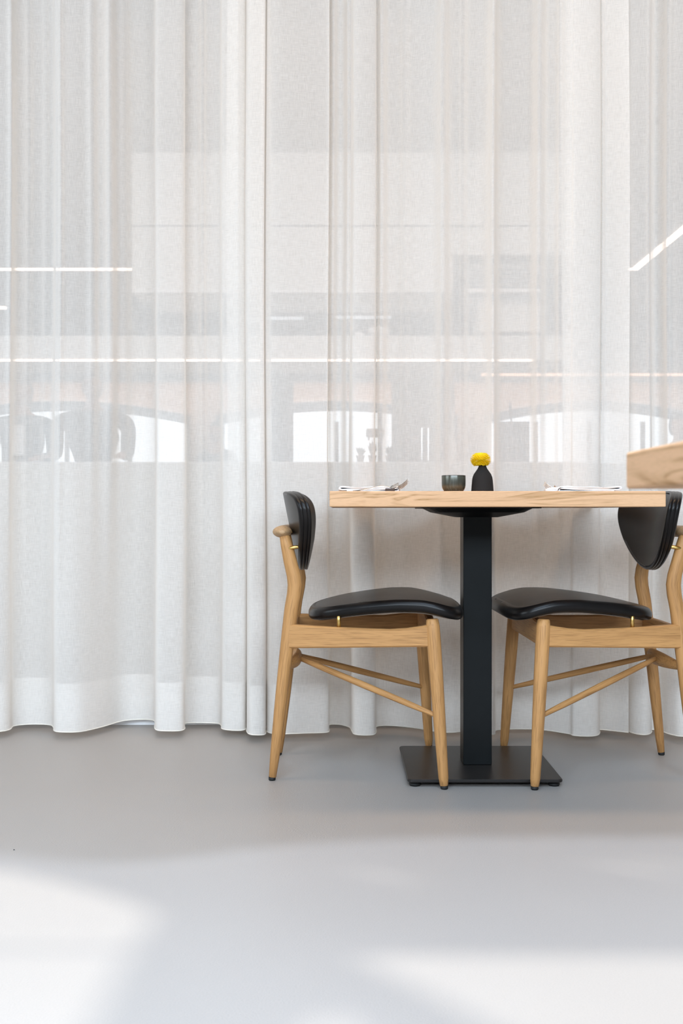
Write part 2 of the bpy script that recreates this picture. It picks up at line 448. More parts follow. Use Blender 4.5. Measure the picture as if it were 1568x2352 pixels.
# far wall of the bar with its row of arched windows
BD = 16.0
def arch(x0, x1, z0, zs, zp, n=24):
    pts = [(x0, z0), (x1, z0)]
    for i in range(n+1):
        t = i/n; pts.append((x1+(x0-x1)*t, zs+(zp-zs)*(1-(2*t-1)**2)))
    return pts
arches = [(px(-150, BD), px(437, BD)), (px(495, BD), px(1050, BD)), (px(1112, BD), px(1612, BD))]
ZS, ZP = pz(950, BD), pz(920, BD)
holes = [arch(a, b, 0.9, ZS, ZP) for a, b in arches]
front = holed([(-HX, 0), (HX, 0), (HX, HC), (-HX, HC)], holes, lambda a, b: (a, BD, b))
struct(obj('wall_back', front, warm_wall))
for i, (a, b) in enumerate(arches):
    out_, in_ = arch(a, b, .9, ZS, ZP), arch(a+.10, b-.10, .98, ZS-.13, ZP-.13)
    n = len(out_)
    V = [(p[0], BD, p[1]) for p in out_]+[(p[0], BD+.3, p[1]) for p in in_]
    Fc = [(k, (k+1) % n, n+(k+1) % n, n+k) for k in range(n)]
    wf = struct(obj('window_%d' % (i+1), (V, Fc), frame_mat))
    # pale lip round the arch, pane and mullions
    lip = extrude_poly(arch(a-.02, b+.02, ZS-.01, ZS, ZP+.035)[2:]+[(p[0], p[1]-.045) for p in arch(a-.02, b+.02, ZS, ZS, ZP+.035)[2:]][::-1],
                       lambda p, q: (p, BD-.04, q), lambda p, q: (p, BD, q))
    obj('window_lip', lip, plinth_mat, wf)
    obj('pane', extrude_poly(in_, lambda p, q: (p, BD+.30, q), lambda p, q: (p, BD+.31, q)), pane_mat, wf)
    ps = []
    for k in range(1, 4):
        c = a+(b-a)*k/4; ps.append(box(c-.03, c+.03, BD+.24, BD+.3, .98, ZS-.1))
    obj('mullion', join(*ps), frame_mat, wf)
struct(obj('wall_low', box(-HX, HX, 4.5, 4.62, 0, pz(1064, 4.5)), counter_mat))
# beam in front of the far wall with its cove light
struct(obj('trim_1', box(-HX, HX, 15.0, 15.25, pz(874, 15.0), HC), plain('beam_grey', (0.30, 0.30, 0.295), 0.8)))
struct(obj('trim_2', box(-HX, HX, 3.63, 3.66, 0.0, 0.10), plinth_mat))
# ------------------------------------------------------------------ oak table in front of the curtain
TL = (0.0, 0.0)
TX0, TX1, TY0, TY1, TZ0, TZ1 = px(756.5, 2.6), px(1529, 2.6), 2.60, 3.34, 0.7326, 0.7708
TCX, TCY = (0.173+0.573)/2+.003, 3.005
t = thing('dining_table', 'square oak pedestal table on a black column, set with napkins, cup and vase', 'table', (TCX, TCY, 0))
def rel(vf): return [(v[0]-TCX, v[1]-TCY, v[2]) for v in vf[0]], vf[1]
obj('tabletop', rel(box(TX0, TX1, TY0, TY1, TZ0, TZ1)), table_x, t, bevel=.0022)
o = obj('column', box(-.0395, .0395, -.04, .04, .021, .708), steel_black, t, bevel=.002)
def frustum(h0, h1, z0, z1):
    V = [(-h0, -h0, z0), (h0, -h0, z0), (h0, h0, z0), (-h0, h0, z0), (-h1, -h1, z1), (h1, -h1, z1), (h1, h1, z1), (-h1, h1, z1)]
    return V, [(0, 3, 2, 1), (4, 5, 6, 7), (0, 1, 5, 4), (1, 2, 6, 5), (2, 3, 7, 6), (3, 0, 4, 7)]
V = []; lo = [(.056, .7055), (.121, .7190), (.141, .7296), (.163, .7300), (.163, .7310), (.163, .7326)]
Fc = []
def ringo(h, c, z):
    p = []
    for sx_, sy_ in ((1, 1), (-1, 1), (-1, -1), (1, -1)):
        a0 = {(1, 1): 0, (-1, 1): 1, (-1, -1): 2, (1, -1): 3}[(sx_, sy_)]*PI/2
        for k in range(5):
            a = a0+k*PI/8; p.append(((h-c)*sx_+c*math.cos(a), (h-c)*sy_+c*math.sin(a), z))
    return p
for h, z in lo: V += ringo(h, h*.3, z)
for i in range(len(lo)-1):
    for k in range(20): Fc.append((i*20+k, i*20+(k+1) % 20, (i+1)*20+(k+1) % 20, (i+1)*20+k))
Fc.append(tuple(range(20))[::-1]); Fc.append(tuple((len(lo)-1)*20+k for k in range(20)))
obj('mounting_bracket', (V, Fc), plain('black_cast_iron', (0.004, 0.004, 0.004), 0.5, 0, 0.15), t)
V = ringo(.2015, .012, .0125)+ringo(.2035, .014, .015)+ringo(.2035, .014, .019)+ringo(.2015, .012, .021); Fc = []
for i in range(3):
    for k in range(20): Fc.append((i*20+k, i*20+(k+1) % 20, (i+1)*20+(k+1) % 20, (i+1)*20+k))
Fc.append(tuple(range(20))[::-1]); Fc.append(tuple(60+k for k in range(20)))
obj('base_plate', (V, Fc), plate_black, t)
for sx_ in (-1, 1):
    for sy_ in (-1, 1):
        obj('levelling_foot', lathe([(.008, .0125), (.008, .009), (.015, .0075), (.016, .005), (.013, 0)], 24, (sx_*.183, sy_*.18, 0)), rubber, t, smooth=True)

# table corner close to the camera
AX, AY = 0.706, 0.735
t2 = thing('dining_table', 'blurred corner of an oak table close by at the right edge of the picture', 'table', (AX, AY, 0))
obj('tabletop', box(-.404, .404, -.405, .405, .7445, .7835), table_y, t2, bevel=.003)
obj('column', box(-.04, .04, -.04, .04, .021, .7445), steel_black, t2, bevel=.002)
V = ringo(.2015, .012, .0)+ringo(.2015, .012, .021); Fc = [(k, (k+1) % 20, 20+(k+1) % 20, 20+k) for k in range(20)]+[tuple(range(20))[::-1], tuple(20+k for k in range(20))]
obj('base_plate', (V, Fc), plate_black, t2)

# ------------------------------------------------------------------ the chairs
def post_c(z):      # centre line of a rear post, forward distance from its foot
    return smooth_table([(0.0, .001), (.184, .021), (.296, .033), (.407, .046), (.46, .0525), (.527, .0620), (.595, .0475), (.66, .033)], z)
def chair(label, loc, rz):
    c = thing('dining_chair', label, 'chair', loc, rz, 'leather dining chairs at the table')
    # rear posts
    for s in (-1, 1):
        P = []
        for z, ru, rw in ((.008, .0112, .0112), (.06, .0128, .0125), (.12, .0143, .0138), (.184, .0158, .015), (.24, .0165, .0155), (.296, .017, .016), (.36, .018, .016),
                          (.407, .0186, .0158), (.46, .0190, .0155), (.50, .0195, .0155), (.525, .0198, .0155), (.55, .0192, .0152), (.59, .0178, .0148), (.63, .0158, .0142), (.658, .0148, .014)):
            P.append(((post_c(z), s*(.150-.004*math.sin(PI*z/.66)), z), rw, ru))
        lg = flat_caps(obj('rear_leg', tube(P, 24, (0, 1, 0)), oak_z, c, True))
        grain(lg, (0, 0, 0), (0, 0, 1), s*1.3, lambda p: Vector((p.x-post_c(max(0, p.z)), p.y, p.z)))
        obj('foot_pad', lathe([(.008, 0), (.0095, .002), (.0095, .009)], 20, (post_c(0), s*.150, 0)), rubber, lg, True)
    # front legs
    for s in (-1, 1):
        P = []
        for z, r in ((.008, .0118), (.03, .0131), (.1, .0147), (.2, .0166), (.3, .0181), (.38, .0185), (.42, .0182), (.440, .0178)):
            k = z/.44
            P.append(((.454-.029*k, s*(.2425-.0265*k), z), r, r))
        lg = flat_caps(obj('front_leg', tube(P, 24), oak_z, c, True))
        grain(lg, (.454, s*.2425, 0), (.425, s*.216, .44), s*2.1)
        obj('foot_pad', lathe([(.008, 0), (.0098, .002), (.0098, .009)], 20, (.454, s*.2425, 0)), rubber, lg, True)
    # side rails
    for s in (-1, 1):
        V, Fc = [], []
        T = [0, .12, .25, .4, .55, .7, .82, .92, 1]
        for k in T:
            u = .046+(.428-.046)*k; w_ = s*(.149+(.217-.149)*k)
            top = smooth_table([(0, .4195), (.25, .415), (.5, .4125), (.72, .411), (.88, .418), (1, .428)], k)
            bot = .355+.0125*k; hw = .0125; r = .004
            for a, b in ((-hw, bot+r), (-hw+r, bot), (hw-r, bot), (hw, bot+r), (hw, top-r), (hw-r, top), (-hw+r, top), (-hw, top-r)):
                V.append((u, w_+a, b))
        m = 8
        for i in range(len(T)-1):
            for k in range(m): Fc.append((i*m+k, i*m+(k+1) % m, (i+1)*m+(k+1) % m, (i+1)*m+k))
        Fc += [tuple(range(m)), tuple((len(T)-1)*m+k for k in range(m))]
        grain(obj('side_rail', (V, Fc), oak_x, c), (.046, s*.149, .39), (.428, s*.217, .39), s*3.3)
        # brass spacer between rail and seat
        wb = .149+(.068)*(.18-.046)/.382
        obj('seat_spacer', rod((.18, s*wb, .412), (.18, s*wb, .447), .0062), brass, c, True)
    # front and rear rails
    T = [-1, -.75, -.5, -.25, 0, .25, .5, .75, 1]
    V, Fc = [], []
    for k in T:
        top = .430+.020*math.exp(-(k/.42)**2); bot = .3675
        for a, b in ((-.011, bot+.004), (-.007, bot), (.007, bot), (.011, bot+.004), (.011, top-.003), (.007, top), (-.007, top), (-.011, top-.003)):
            V.append((.426+a, .212*k, b))
    for i in range(8):
        for k in range(8): Fc.append((i*8+k, i*8+(k+1) % 8, (i+1)*8+(k+1) % 8, (i+1)*8+k))
    Fc += [tuple(range(8)), tuple(64+k for k in range(8))]
    grain(obj('front_rail', (V, Fc), oak_y, c), (.426, 0, .4), (.426, 1, .4), 5)
    grain(obj('rear_rail', box(.044, .062, -.140, .140, .362, .414), oak_y, c, bevel=.004), (.05, 0, .39), (.05, 1, .39), 6)
    # bowed bar between the rear legs
    P = []
    for i in range(13):
        k = -1+i/6; e = 1-k*k
        P.append(((.034+.030*e, .143*k, .302+.008*e), .0085+.013*e, .0075+.004*e))
    grain(obj('crossbar', tube(P, 20, (0, 0, 1)), oak_y, c, True), (.05, 0, .3), (.05, 1, .3), 7)
    for s in (-1, 1):
        A = Vector((.066, s*.022, .312)); B = Vector((.4415, s*.232, .186 if s < 0 else .186))
        P = [(A.lerp(B, k), r, r) for k, r in ((0, .0072), (.15, .0082), (.45, .0092), (.8, .0082), (.96, .0064), (1, .006))]
        grain(obj('stretcher', tube(P, 16), oak_x, c, True), A, B, s*4.1)
    # crest rail
    P = []
    for i in range(15):
        k = -1+i/7; e = 1-k*k
        en = min(1.0, math.sqrt(max(0, 1-abs(k)**10))+.35)
        P.append(((.029-.004*e, .178*k, .667), .0255*en, .0160*en))
    grain(obj('crest_rail', tube(P, 28, (1, 0, 0)), oak_end, c, True), (.03, 0, .66), (.9, .3, .1), 8)
    # backrest: three stitched layers, hollow towards the sitter
    zb, zt = .5565, .7768
    HWT = [(0, 0), (.012, .03), (.04, .06), (.1, .097), (.2, .138), (.33, .176), (.46, .205), (.6, .228), (.72, .239), (.82, .239), (.90, .226), (.955, .198), (.985, .16), (1.0, .10)]
    right = []
    for i in range(len(HWT)-1):
        n = 4
        for k in range(n):
            t_ = k/n; vv = HWT[i][0]+(HWT[i+1][0]-HWT[i][0])*t_
            right.append((smooth_table(HWT, vv), vv))
    right += [(.10, 1.0), (.05, 1.002)]
    outline = [(0, 1.003)]+[(-a, b) for a, b in right[::-1] if a > 0]+[(0, 0)]+[(a, b) for a, b in right if a > 0]
    N = len(outline); cw, cv = 0, .56
    def pad(prof, place, outline, ctr):
        V, Fc = [], []
        n = len(outline)
        for s_, nrm, ins in prof:
            for a, b in outline:
                da, db = a-ctr[0], b-ctr[1]
                V.append(place(ctr[0]+da*s_, ctr[1]+db*s_, nrm, ins, (da, db)))
        m = len(prof)
        for i in range(m-1):
            for k in range(n): Fc.append((i*n+k, i*n+(k+1) % n, (i+1)*n+(k+1) % n, (i+1)*n+k))
        for base in (0, (m-1)*n):
            cidx = len(V); V.append(place(ctr[0], ctr[1], prof[0][1] if base == 0 else prof[-1][1], 0, (0, 0)))
            for k in range(n): Fc.append((cidx, base+k, base+(k+1) % n))
        return V, Fc
    def place_back(a, b, nrm, ins, d):
        L = math.hypot(d[0], d[1]*.22) or 1
        a2 = a-d[0]/L*ins; z = zb+(zt-zb)*b-(d[1]*.22)/L*ins
        uc = .079-.197*(z-.569)
        th = .72+.28*min(1, max(0, (z-zb)/.08))
        return (uc+.76*a2*a2+nrm*th+.10*nrm, a2, z+.197*nrm*.3)
    T_ = .0150
    edge = []
    for kk in range(3):                     # three rounded ridges round the rim
        c0 = T_-(2*T_/3)*(kk+.5); hr = T_/3
        for q in range(7):
            an = PI*q/6
            ins = .0017*(1-math.sin(an))
            if (kk == 0 and q < 3) or (kk == 2 and q > 3): ins = .0085*(1-math.sin(an))
            edge.append((1.0, c0+hr*math.cos(an), ins))
    face = [(s_, T_, 0) for s_ in (.12, .3, .5, .68, .82, .91, .955)]
    prof = face+edge+[(s_, -T_, 0) for s_ in (.955, .91, .82, .68, .5, .3, .12)]
    obj('backrest', pad(prof, place_back, outline, (cw, cv)), leather, c, True)
    # brass pins between posts, crest and backrest
    for s in (-1, 1):
        obj('backrest_pin', rod((.040, s*.158, .622), (.080, s*.158, .628), .0056), brass, c, True)
        obj('backrest_pin', rod((.040, s*.105, .667), (.062, s*.105, .668), .0045), brass, c, True)
    # seat
    ST = [(.094, 0), (.0955, .045), (.103, .095), (.118, .132), (.15, .166), (.2, .192), (.26, .212), (.33, .232), (.4, .247), (.44, .250), (.475, .240), (.498, .212), (.512, .16), (.5175, .10), (.519, .05)]
    right = []
    for i in range(len(ST)-1):
        for k in range(5):
            uu = ST[i][0]+(ST[i+1][0]-ST[i][0])*k/5; right.append((uu, max(0, smooth_table(ST, uu))))
    right.append(ST[-1])
    outline = [(u, w_) for u, w_ in right]+[(.5195, 0)]+[(u, -w_) for u, w_ in right[::-1] if w_ > 0]
    ZT = [(.09, .4335), (.13, .443), (.2, .4575), (.28, .4675), (.36, .4725), (.42, .4705), (.47, .4615), (.52, .447)]
    def place_seat(u, w_, nrm, ins, d):
        L = math.hypot(*d) or 1
        u2 = u-d[0]/L*ins; w2 = w_-d[1]/L*ins
        z = smooth_table(ZT, min(.52, max(.09, u2)))
        k = abs(w2)/.25
        z += .004*(1-k*k) if nrm > 0 else .002*(1-k*k)
        front = max(0, (u2-.40)/.12)
        z -= .010*front*k*k
        z += .010*(k**2)*max(0, 1-abs(u2-.33)/.14)*.35
        return (u2, w2, z+nrm)
    T_ = .0165; prof = []
    prof += [(s_, T_+.004*(1-s_), 0) for s_ in (.12, .3, .5, .68, .82)]
    prof += [(.90, T_, 0), (.94, T_-.0004, 0)]
    for q in range(9):
        an = PI*q/8; prof.append((1.0, T_*math.cos(an), T_*.9*(1-math.sin(an))))
    prof += [(.94, -T_, 0), (.82, -T_, 0), (.5, -T_, 0), (.2, -T_, 0)]
    obj('seat', pad(prof, place_seat, outline, (.31, 0)), leather, c, True)
    prof = [(.2, -T_+.002, 0), (.86, -T_+.002, 0), (.90, -T_-.001, 0), (.90, -T_-.0035, 0), (.86, -T_-.0045, 0), (.2, -T_-.0045, 0)]
    obj('seat_underside', pad(prof, place_seat, outline, (.31, 0)), underside, c, True)
    return c
chair('black leather and oak chair facing right, on the left side of the table', (-.187, 3.03, 0), 0)
chair('black leather and oak chair facing left, on the right side of the table', (.951, 3.03, 0), PI+math.radians(0.8))

# ------------------------------------------------------------------ on the table
# cup
cx, cy = px(1041.5, 3.0), 3.0
cup = tag(obj('cup', lathe([(.0260, 0), (.0266, .005), (.0275, .0085), (.0300, .0125), (.0322, .017), (.0333, .023), (.0336, .030), (.0337, .050), (.0334, .0515), (.0322, .0505), (.0318, .024), (.030, .016), (.024, .011), (.001, .010)], 64), glaze, None, True),
          'small dark green glazed cup left of the black vase', 'cup')
cup.location = (cx, cy, TZ1)
# vase
vx, vy = px(1107.5, 3.0), 3.0
vase = tag(obj('vase', lathe([(.0305, 0), (.0315, .001), (.0313, .006), (.0300, .024), (.0288, .038), (.0272, .047), (.0240, .055), (.0185, .063), (.0135, .070), (.0105, .077), (.0098, .083), (.0085, .0835), (.0078, .080), (.0078, .03), (.001, .028)], 64), ceramic_black, None, True),
           'matt black bottle vase holding one yellow flower', 'vase')
vase.location = (vx, vy, TZ1)
# flower
fx, fz = px(1103.5, 3.0), pz(1055.5, 3.0)
fw = thing('chrysanthemum', 'round yellow chrysanthemum bloom standing in the black vase', 'flower', (vx, vy, TZ1+.03))
st = [(Vector((0, 0, 0)), .0016, .0016), (Vector((-.001, 0, .04)), .0016, .0016), (Vector((fx-vx, 0, fz-TZ1-.03)), .0018, .0018)]
obj('stem', tube(st, 10), green_stem, fw, True)
V, Fc = [], []
ctr = Vector((fx-vx, 0, fz-TZ1-.03))
NP = 320
for i in range(NP):
    k = (i+.5)/NP
    phi = i*2.39996
    el = PI/2-math.acos(1-1.66*k)          # from the pole down past the equator
    dirv = Vector((math.cos(el)*math.cos(phi), math.cos(el)*math.sin(phi), math.sin(el)))
    R = Vector((dirv.x*.0285, dirv.y*.0285, dirv.z*(.0160 if el > 0 else .0175))).length*(.96+.08*random.random())
    out_d = (dirv+Vector((0, 0, -.30*k))).normalized()
    side = out_d.cross(Vector((0, 0, 1)))
    side = side.normalized() if side.length > .01 else Vector((1, 0, 0))
    up = side.cross(out_d).normalized()
    pw = .0025+.0007*k; L0 = R*.45
    n0 = len(V)
    for q, (l, wd, lift, cp) in enumerate(((L0, .5, 0, 0), (R*.75, 1.0, .0004, .0008), (R*.93, 1.0, .0013, .0010), (R*1.01, .55, .0022, .0004))):
        cpt = ctr+out_d*l+up*lift
        V += [cpt-side*pw*wd+up*cp, cpt-up*.0002, cpt+side*pw*wd+up*cp]
    V.append(ctr+out_d*R*1.035+up*.0026)
    for q in range(3):
        for e in range(2):
            a = n0+q*3+e; Fc.append((a, a+1, a+4, a+3))
    Fc += [(n0+9, n0+10, n0+12), (n0+10, n0+11, n0+12)]
bl = obj('bloom', (V, Fc), petal_mat, fw, True)
V, Fc = lathe([(.001, -.008), (.008, -.006), (.013, 0), (.012, .006), (.001, .010)], 16, tuple(ctr))
obj('receptacle', (V, Fc), petal_mat, fw, True)
# napkins
def ribbon(path, th, y0, y1, rows=7, wob=.0006):
    """a thick cloth cross-section in x,z swept along y"""
    P = [Vector((a, 0, b)) for a, b in path]; n = len(P)
    L, R = [], []
    for i in range(n):
        tt = (P[min(i+1, n-1)]-P[max(i-1, 0)]).normalized(); nn = Vector((-tt.z, 0, tt.x))
        L.append(P[i]+nn*th/2); R.append(P[i]-nn*th/2)
    loop = L+R[::-1]; m = len(loop); V, Fc = [], []
    for r in range(rows+1):
        k = r/rows
        for q in loop: V.append((q.x+wob*math.sin(5*k+q.x*40)*3, y0+(y1-y0)*k, q.z+wob*math.sin(7*k+q.x*90)*(1 if q.z > .004 else 0)))
    for r in range(rows):
        for i in range(m): Fc.append((r*m+i, r*m+(i+1) % m, (r+1)*m+(i+1) % m, (r+1)*m+i))
    Fc += [tuple(range(m)), tuple(rows*m+i for i in range(m))]
    return V, Fc
def fold_path(w_, mirror=False):
    pts = [(.018, .0022), (.06, .0022), (.11, .0024), (w_-.006, .0024), (w_+.001, .005), (w_-.001, .0092), (w_-.012, .0098), (.10, .0078), (.07, .0068), (.03, .0066), (.012, .0062),
           (.004, .0068), (.0005, .0098), (.004, .0132), (.016, .0128), (.04, .0108), (.07, .0118), (.11, .0124), (w_-.02, .0138), (w_-.008, .0128), (w_+.003, .0088), (w_+.002, .0046)]
    pts = catmull(pts, 4)
    return [((w_-a if mirror else a), b) for a, b in pts]
x0 = px(779, 2.76)
npk = tag(obj('napkin', ribbon(fold_path(.152), .0040, 0, .17), napkin_mat, None, True), 'folded white napkin by the left chair, behind the resting fork', 'napkin')
npk.location = (x0, 2.755, TZ1)
x0 = px(1283, 2.76)
npk = tag(obj('napkin', ribbon(fold_path(.160, True), .0040, 0, .17), napkin_mat, None, True), 'folded white napkin by the right chair, fork tips behind it', 'napkin')
npk.location = (x0, 2.755, TZ1)
# flap of the right napkin is part of it
V, Fc = ribbon([(-.026, .0016), (-.02, .0030), (-.005, .0032), (.02, .0030)], .0028, 0.01, .15)
obj('corner_flap', (V, Fc), napkin_mat, npk, True)
# forks
def fork(label, loc, rz, hl=.075):
    fk = thing('fork', label, 'fork', loc, rz, 'steel forks on the table')
    prof = [(-hl, .0018, .0045), (-hl*.6, .007, .004), (-.012, .0155, .0028), (0, .0165, .0024), (.012, .0140, .0026), (.022, .0128, .004)]
    P = [((a, 0, b), r, .0013) for a, b, r in prof]
    obj('handle', tube(P, 12, (0, 1, 0)), cutlery, fk, True)
    # bowl of the fork
    V, Fc = [], []
    prof = [(.020, .0128, .0040), (.026, .0132, .0085), (.033, .0160, .0108), (.040, .0195, .0112)]
    for a, b, r in prof:
        for q in (-1, -.5, 0, .5, 1): V.append((a, q*r, b+.0016*q*q))
    nn = len(V); V += [(p[0], p[1], p[2]-.0014) for p in V]
    for i in range(3):
        for k in range(4):
            a = i*5+k; Fc += [(a, a+1, a+6, a+5), (nn+a, nn+a+5, nn+a+6, nn+a+1)]
    for i in range(3): Fc += [(i*5, i*5+5, nn+i*5+5, nn+i*5), (i*5+4, nn+i*5+4, nn+i*5+9, i*5+9)]
    for k in range(4): Fc += [(k, nn+k, nn+k+1, k+1), (15+k, 16+k, nn+16+k, nn+15+k)]
    hd = obj('fork_head', (V, Fc), cutlery, fk, True)
    for q in range(4):
        y = (-1+q*2/3)*.0098
        P = [((.0395, y, .0112), .0018, .0011), ((.050, y, .0170), .0017, .0011), ((.060, y*.98, .0270), .0014, .0010), ((.0655, y*.97, .0340), .0005, .0005)]
        obj('tine', tube(P, 8, (0, 1, 0)), cutlery, hd, True)
    fk.rotation_euler = (math.radians(28), 0, rz)
    return fk
fork('steel fork resting on a dark wooden rest in front of the left napkin', (px(886, 2.7)-.008, 2.712, TZ1-.0045+.0045), 0)
fork('steel fork behind the right napkin with only its tips showing', (px(1283, 2.97)+.030, 2.985, TZ1), PI)
tag(obj('cutlery_rest', box(px(885, 2.7), px(906, 2.7), 2.698, 2.726, TZ1, TZ1+.0088), walnut, None, bevel=.0012), 'small dark wooden cutlery rest under the neck of the left fork', 'cutlery rest')
# crumb on the floor
cr = tag(obj('crumb', ([(0, 0, 0), (.004, .001, 0), (.002, .004, 0), (.0015, .0015, .0025)], [(0, 2, 1), (0, 1, 3), (1, 2, 3), (2, 0, 3)]), rubber), 'tiny dark crumb lying on the open floor, far left', 'crumb')
cr.location = (px(30, fl(30, 1953)[1]), fl(30, 1953)[1], 0)

# ------------------------------------------------------------------ sheer curtains
ZH, ZTOP = 0.026, 3.36
def hemD(y): return (H-ZH)*F/(y-1176)
bumps = [(25, 9, .7), (64, 8, .5), (103, 8, .4), (137, 5, .5), (210, 10, .8), (252, 14, 1.9), (283, 14, 1.0), (465, 7, .8), (545, 8, .5), (798, 7, .9), (765, 9, 1.2), (877, 10, 1.3), (930, 9, .7),
         (1016, 12, 1.9), (1062, 8, .7), (1132, 10, 1.4), (1236, 13, 2.0), (1284, 7, .7), (1380, 4, .6), (1535, 6, .7), (1495, 8, .7)]
def curtain(label, pts, seed, panel):
    P = catmull([(a, hemD(b)) for a, b in pts], 8)
    arc = [0.0]
    X = [(px(a, D), D) for a, D in P]
    for i in range(1, len(X)): arc.append(arc[-1]+math.dist(X[i], X[i-1]))
    rows = [ZH, .04, .06, .09, .12, .15, .178]+[.178+(ZTOP-.178)*(k/46) for k in range(1, 47)]
    rnd = random.Random(seed); ph = [rnd.uniform(0, 6.28) for _ in range(6)]
    me_v = []
    mean = sum(d for _, d in P)/len(P)
    def pos(a, D, z):
        s = min(1, max(0, (z-.25)/1.1)); s = s*s*(3-2*s)
        D2 = mean+.035*s+(D-mean)*(1-.5*s)
        for c0, wd, am in bumps:
            if abs(a-c0) < 4*wd: D2 -= .028*am*s*math.exp(-((a-c0)/wd)**2)
        D2 += .004*math.sin(z*2.1+ph[0]+a*.011)*(1-.3*s)+.002*math.sin(z*5+ph[1]+a*.03)
        a2 = a+(2.2*math.sin(z*1.3+ph[2]+a*.004)+1.2*math.sin(z*3.1+ph[3]+a*.01))*min(1, z/.6)
        return (px(a2, D2)*1.0, D2, z)
    def sheet(rows, off=0.0):
        V = [pos(a, D+off, z) for z in rows for a, D in P]
        n = len(P)
        Fc = [(r*n+i, r*n+i+1, (r+1)*n+i+1, (r+1)*n+i) for r in range(len(rows)-1) for i in range(n-1)]
        return V, Fc, n
    def build(name, rows, off, parent):
        V, Fc, n = sheet(rows, off); me = mesh(name, V, Fc)
        uvl = me.uv_layers.new(name='UVMap')
        for poly in me.polygons:
            for li in poly.loop_indices:
                vi = me.loops[li].vertex_index
                uvl.data[li].uv = (arc[vi % n]+seed*3.1+(.37 if off else 0), rows[vi//n])
        return link(name, me, fabric, parent, True)
    c = thing('sheer_curtain', label, 'curtain', (0, 0, 0), 0, 'sheer curtains across the room')
    build('curtain_cloth', rows, 0.0, c)
    build('hem', [ZH, .04, .06, .09, .12, .15, .178], .0022, c)
    path = [(pos(a, D-.001, ZH), .0017, .0017) for a, D in P]
    o = obj('hem_edge', tube(path, 6, (0, 0, 1), roundend=False), hem_thread, c, True)
    return c
A = [(-760, 1672), (-720, 1684), (-640, 1680), (-560, 1660), (-480, 1656), (-430, 1672), (-380, 1684), (-300, 1678), (-220, 1658), (-150, 1660), (-90, 1672), (-40, 1680),
     (0, 1680), (22, 1676), (32, 1668), (60, 1664.5), (95, 1664), (116, 1666), (123, 1671), (125, 1679), (142, 1681.5), (185, 1680), (235, 1669), (280, 1656), (320, 1652), (348, 1653), (356, 1658),
     (355, 1670), (362, 1676.5), (390, 1678), (416, 1677), (424.5, 1672), (422, 1664), (432, 1660), (470, 1660), (500, 1662), (508, 1667), (510, 1674), (530, 1677.5), (556, 1677.5), (565, 1673),
     (564, 1665), (575, 1661), (600, 1662), (618, 1664), (622, 1666)]
B = [(523, 1656), (545, 1655), (560, 1659), (566, 1668), (567, 1680), (576, 1686.5), (603, 1687.5), (610, 1683), (607, 1672), (600, 1666), (612, 1672), (614, 1681), (640, 1686), (700, 1684.5), (748, 1682.5), (756, 1677),
     (754, 1667), (764, 1663.5), (785, 1665), (803, 1671), (808, 1679), (814, 1686), (835, 1688.5), (858, 1687), (864, 1679), (862, 1670), (878, 1666.5), (910, 1667), (960, 1672), (1000, 1679), (1040, 1681), (1080, 1677),
     (1105, 1680), (1126, 1687), (1136, 1685), (1139, 1677), (1165, 1674.5), (1200, 1674), (1235, 1675), (1265, 1679), (1300, 1685), (1310, 1687), (1318, 1690), (1348, 1691.5), (1371, 1689), (1377, 1682), (1375, 1676), (1400, 1677.5), (1425, 1680), (1443, 1682)]
C_ = [(1289, 1662), (1330, 1664), (1380, 1660), (1420, 1668), (1450, 1682), (1475, 1686.5), (1490, 1685), (1496, 1680), (1496, 1675), (1512, 1676), (1535, 1685), (1565, 1691), (1600, 1688), (1630, 1674), (1700, 1668), (1760, 1684), (1830, 1690), (1900, 1676), (1960, 1662), (2050, 1670), (2110, 1686), (2200, 1686), (2260, 1668), (2330, 1662)]
curtain('sheer white linen curtain panel filling the left third of the picture', A, 1, 0)
curtain('sheer white linen curtain panel behind the table and left chair', B, 2, 1)
curtain('sheer white linen curtain panel at the far right behind the right chair', C_, 3, 2)
struct(obj('trim_3', box(-HX, HX, 3.36, 3.60, 3.345, HC), ceil_mat))

# ------------------------------------------------------------------ the bar behind the curtain
D8 = 8.0
bc = thing('bar_counter', 'long pale bar counter seen faintly through the curtain', 'counter', (0, 8.3, 0))
cxr = px(1331, D8)
obj('counter_body', box(-5.6, cxr, -.28, .35, 0.09, 1.055), counter_mat, bc)
obj('worktop', box(-5.65, cxr+.02, -.31, .38, 1.055, pz(1061, D8)), plinth_mat, bc, bevel=.004)
obj('kick_plate', box(-5.6, cxr-.02, -.22, .3, 0, .09), dark_mat, bc)
CT = pz(1061, D8)
# hanging canopy over the bar
cn = thing('bar_canopy', 'pale hanging canopy over the bar with a light line along its lower edge', 'canopy', (0, 8.3, pz(827, D8)))
zb = pz(826, D8)
xl, xr = -5.7, px(1304, D8)
obj('fascia', box(xl, xr, -.3, .45, 0, pz(770, D8)-zb), panel_mat, cn)
obj('light_line', box(xl, px(1225, D8), -.308, -.295, -.010, .004), led_mat, cn)
for x in (-3.0, px(300, D8)+.06, px(1250, D8)):
    obj('hanger', box(x-.02, x+.02, .1, .14, pz(770, D8)-zb, (HC if x < -2 else pz(671, D8))-zb), dark_mat, cn)
bk = thing('bulkhead', 'broad pale ceiling bulkhead above the bar canopy', 'bulkhead', (0, 8.3, pz(671, D8)))
z0 = pz(671, D8)
obj('bulkhead_panel', box(px(303, D8), px(1040, D8), -.3, .5, 0, HC-z0), panel_mat, bk)
obj('upper_panel', box(px(1040, D8), px(1320, D8), -.3, .5, pz(585, D8)-z0, HC-z0), panel_mat, bk)
obj('dark_line', box(px(303, D8), px(1320, D8), -.304, -.3, pz(521, D8)-z0, pz(517, D8)-z0), dark_mat, bk)  # thin dark strip across the panels
